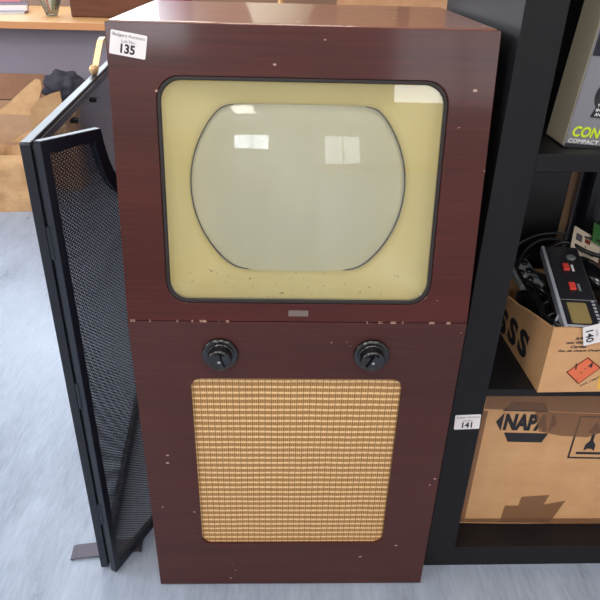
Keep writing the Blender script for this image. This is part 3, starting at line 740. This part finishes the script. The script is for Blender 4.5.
# maroon box, lamp, cardboard box behind the television
mb = tag(link('maroon_cushion', B(-.155, .0, 0, .16, 0, .70), MAROON, bevel=.02), 'tall maroon cloth-covered case standing on the bench', 'case'); mb.location = (-.485, 2.62, .7505)
lp = thing('table_lamp', 'table lamp with cream shade on the bench behind the television', 'lamp', (-.035, 2.66, .7505))
link('lamp_base', lathe([(.07, 0), (.07, .015), (.02, .03), (.014, .10), (.03, .16), (.034, .22), (.014, .27), (.010, .33)], 28), BRASS, lp, smooth=True)
link('lamp_shade', loft([[Vector((r * math.cos(2 * PI * i / 32), r * math.sin(2 * PI * i / 32), z)) for i in range(32)] for r, z in ((.21, .30), (.115, .54), (.112, .54), (.207, .30))] ), CREAMSHADE, lp, smooth=True)
tb_ = thing('cardboard_box', 'plain tan cardboard box on the bench behind the television top', 'box', (.25, 2.55, .7505), (0, 0, -.02))
link('box_body', B(0, .62, 0, .26, 0, .55), CARD2, tb_, bevel=.003)
link('packing_tape', B(.28, .34, -.0008, -.0002, .38, .549), TAPE, tb_)

# ------------------------------------------------------------------ cartons and paper bags on the floor in front of the bench
def crumple(bm, amp, sc, seed):
    for v in bm.verts:
        q = v.co * sc + Vector((seed, seed * 2, 0)); d = Vector((noise.noise(q), noise.noise(q + Vector((9, 0, 0))), 0.4 * noise.noise(q + Vector((0, 9, 0)))))
        k = min(1.0, max(v.co.z, 0) * 12); v.co += d * amp * k
def bag(label, loc, rz, W2, D2, Hh, lean, seed):
    t = thing('paper_bag', label, 'bag', loc, (0, 0, rz), 'brown paper bags under the bench')
    n, mz = 10, 16; loops = []
    base = []
    for i in range(n): base.append((-1 + 2 * i / n, -1))
    for i in range(n // 2): base.append((1, -1 + 4 * i / n))
    for i in range(n): base.append((1 - 2 * i / n, 1))
    for i in range(n // 2): base.append((-1, 1 - 4 * i / n))
    for side, th in ((1, 0), (0, -.004)):
        ks = range(mz + 1) if side else range(mz, -1, -1)
        for k in ks:
            f = k / mz; g = 1 + .10 * math.sin(f * 2.2)
            lp_ = []
            for u, v in base:
                pinch = 1 - .25 * f * (1 - abs(v)) * (abs(u) > .95)
                lp_.append(Vector(((W2 + th) * u * g * pinch + lean * f * f, (D2 + th) * v * (g - .15 * f), max(Hh * f, 0.0 if side else .004))))
            loops.append(lp_)
    bm = loft(loops, True, True); crumple(bm, .030, 9, seed)
    for v in bm.verts: v.co.z = max(v.co.z, 0)
    link('bag_body', bm, KRAFT, t)
    return t
bag('creased brown paper bag standing nearest on the floor at left', (-1.262, 1.995, 0), .10, .105, .085, .26, .0, 3.1)
oc = thing('open_carton', 'open brown cardboard carton with raised flap under the bench', 'box', (-1.33, 2.28, 0))
bm = bmesh.new()
for b_ in ((-.19, .17, -.15, .15, 0, .004), (-.19, .17, -.15, -.146, .004, .38), (-.19, .17, .146, .15, .004, .38), (-.19, -.186, -.146, .146, .004, .38), (.166, .17, -.146, .146, .004, .38)): box(bm, *b_)
link('box_body', bm, CARD2, oc)
# flaps: gently bowed sheets with thickness
def flap(parent, mw, poly, bend, m=KRAFT, name='flap'):
    bm = prism(poly, 0, .004, lambda u, v, t: Vector((u, v, t)))
    bmesh.ops.triangulate(bm, faces=[f for f in bm.faces if len(f.verts) > 4])
    bmesh.ops.subdivide_edges(bm, edges=bm.edges, cuts=4, use_grid_fill=True)
    for v in bm.verts:
        v.co.z += bend * v.co.y * v.co.y; v.co = mw @ v.co
    return link(name, bm, m, parent, smooth=False)
flap(oc, frame_mat((.06, -.158, 0), (1, -.04, 0), (0, .02, 1)), [(-.10, .255), (.095, .255), (.10, .30), (.12, .36), (.175, .50), (.172, .53), (.15, .535), (.09, .49), (.0, .415), (-.10, .36)], -.10)
flap(oc, frame_mat((.06, -.185, 0), (1, .25, 0), (0, -.02, 1)), [(.125, .30), (.115, .36), (.125, .415), (.16, .455), (.22, .48), (.26, .49), (.265, .30)], .10)
flap(oc, frame_mat((-.19, .152, .384), (1, 0, 0), (0, .15, 1)), [(0, 0), (.36, 0), (.34, .12), (.02, .12)], 0, CARDDK)
b2 = bag('narrow brown paper bag behind the open carton', (-1.07, 2.28, 0), 0, .066, .07, .40, 0, 8.4)
dc = bmesh.new(); bmesh.ops.create_icosphere(dc, subdivisions=4, radius=1)
for v in dc.verts: v.co = Vector((v.co.x * .09, v.co.y * .08, v.co.z * .07)) * (1 + .35 * noise.noise(v.co * 2.3))
db = link('dark_cloth_bundle', dc, DARKCLOTH, smooth=True); db.location = (-1.27 + .02, 2.27, .33 + .02)
db.location = (-1.045, 2.29, .475); tag(db, 'crumpled dark grey cloth bundle under the bench beside the raised flap', 'cloth')

# ------------------------------------------------------------------ the room behind the camera (seen as reflections in the glass)
cu = thing('glazed_cupboard', 'pale wooden cupboard with framed door on the wall behind the camera', 'cupboard', (-1.30, -4.38, 0))
link('cupboard_body', B(0, .75, 0, .35, 0, 1.16), CUPWOOD, cu, bevel=.003)
link('door', ring_plate(rr(.47, .62, .30, .98, .002, 2), rr(.47, .62, .20, .86, .002, 2), .351, .372, lambda u, v, t: Vector((u, t, v))), CUPWOOD, cu)
ct = thing('counter', 'white shop counter along the wall behind the camera', 'counter', (.25, -4.35, 0))
link('counter_top', B(0, 1.9, 0, .6, .88, .92), PINE, ct); link('counter_body', B(.02, 1.88, 0, .56, 0, .8795), PAINTW, ct)
for (cx, cy) in PANELS:
    t = thing('ceiling_light', 'square ceiling light panel with white frame', 'light', (cx, cy, 2.5995), group='square ceiling light panels')
    link('light_frame', ring_plate(rr(0, 0, .64, .64, .004, 2), rr(0, 0, .57, .57, .003, 2), 0, -.05, lambda u, v, tt: Vector((u, v, tt))), PAINTW, t)
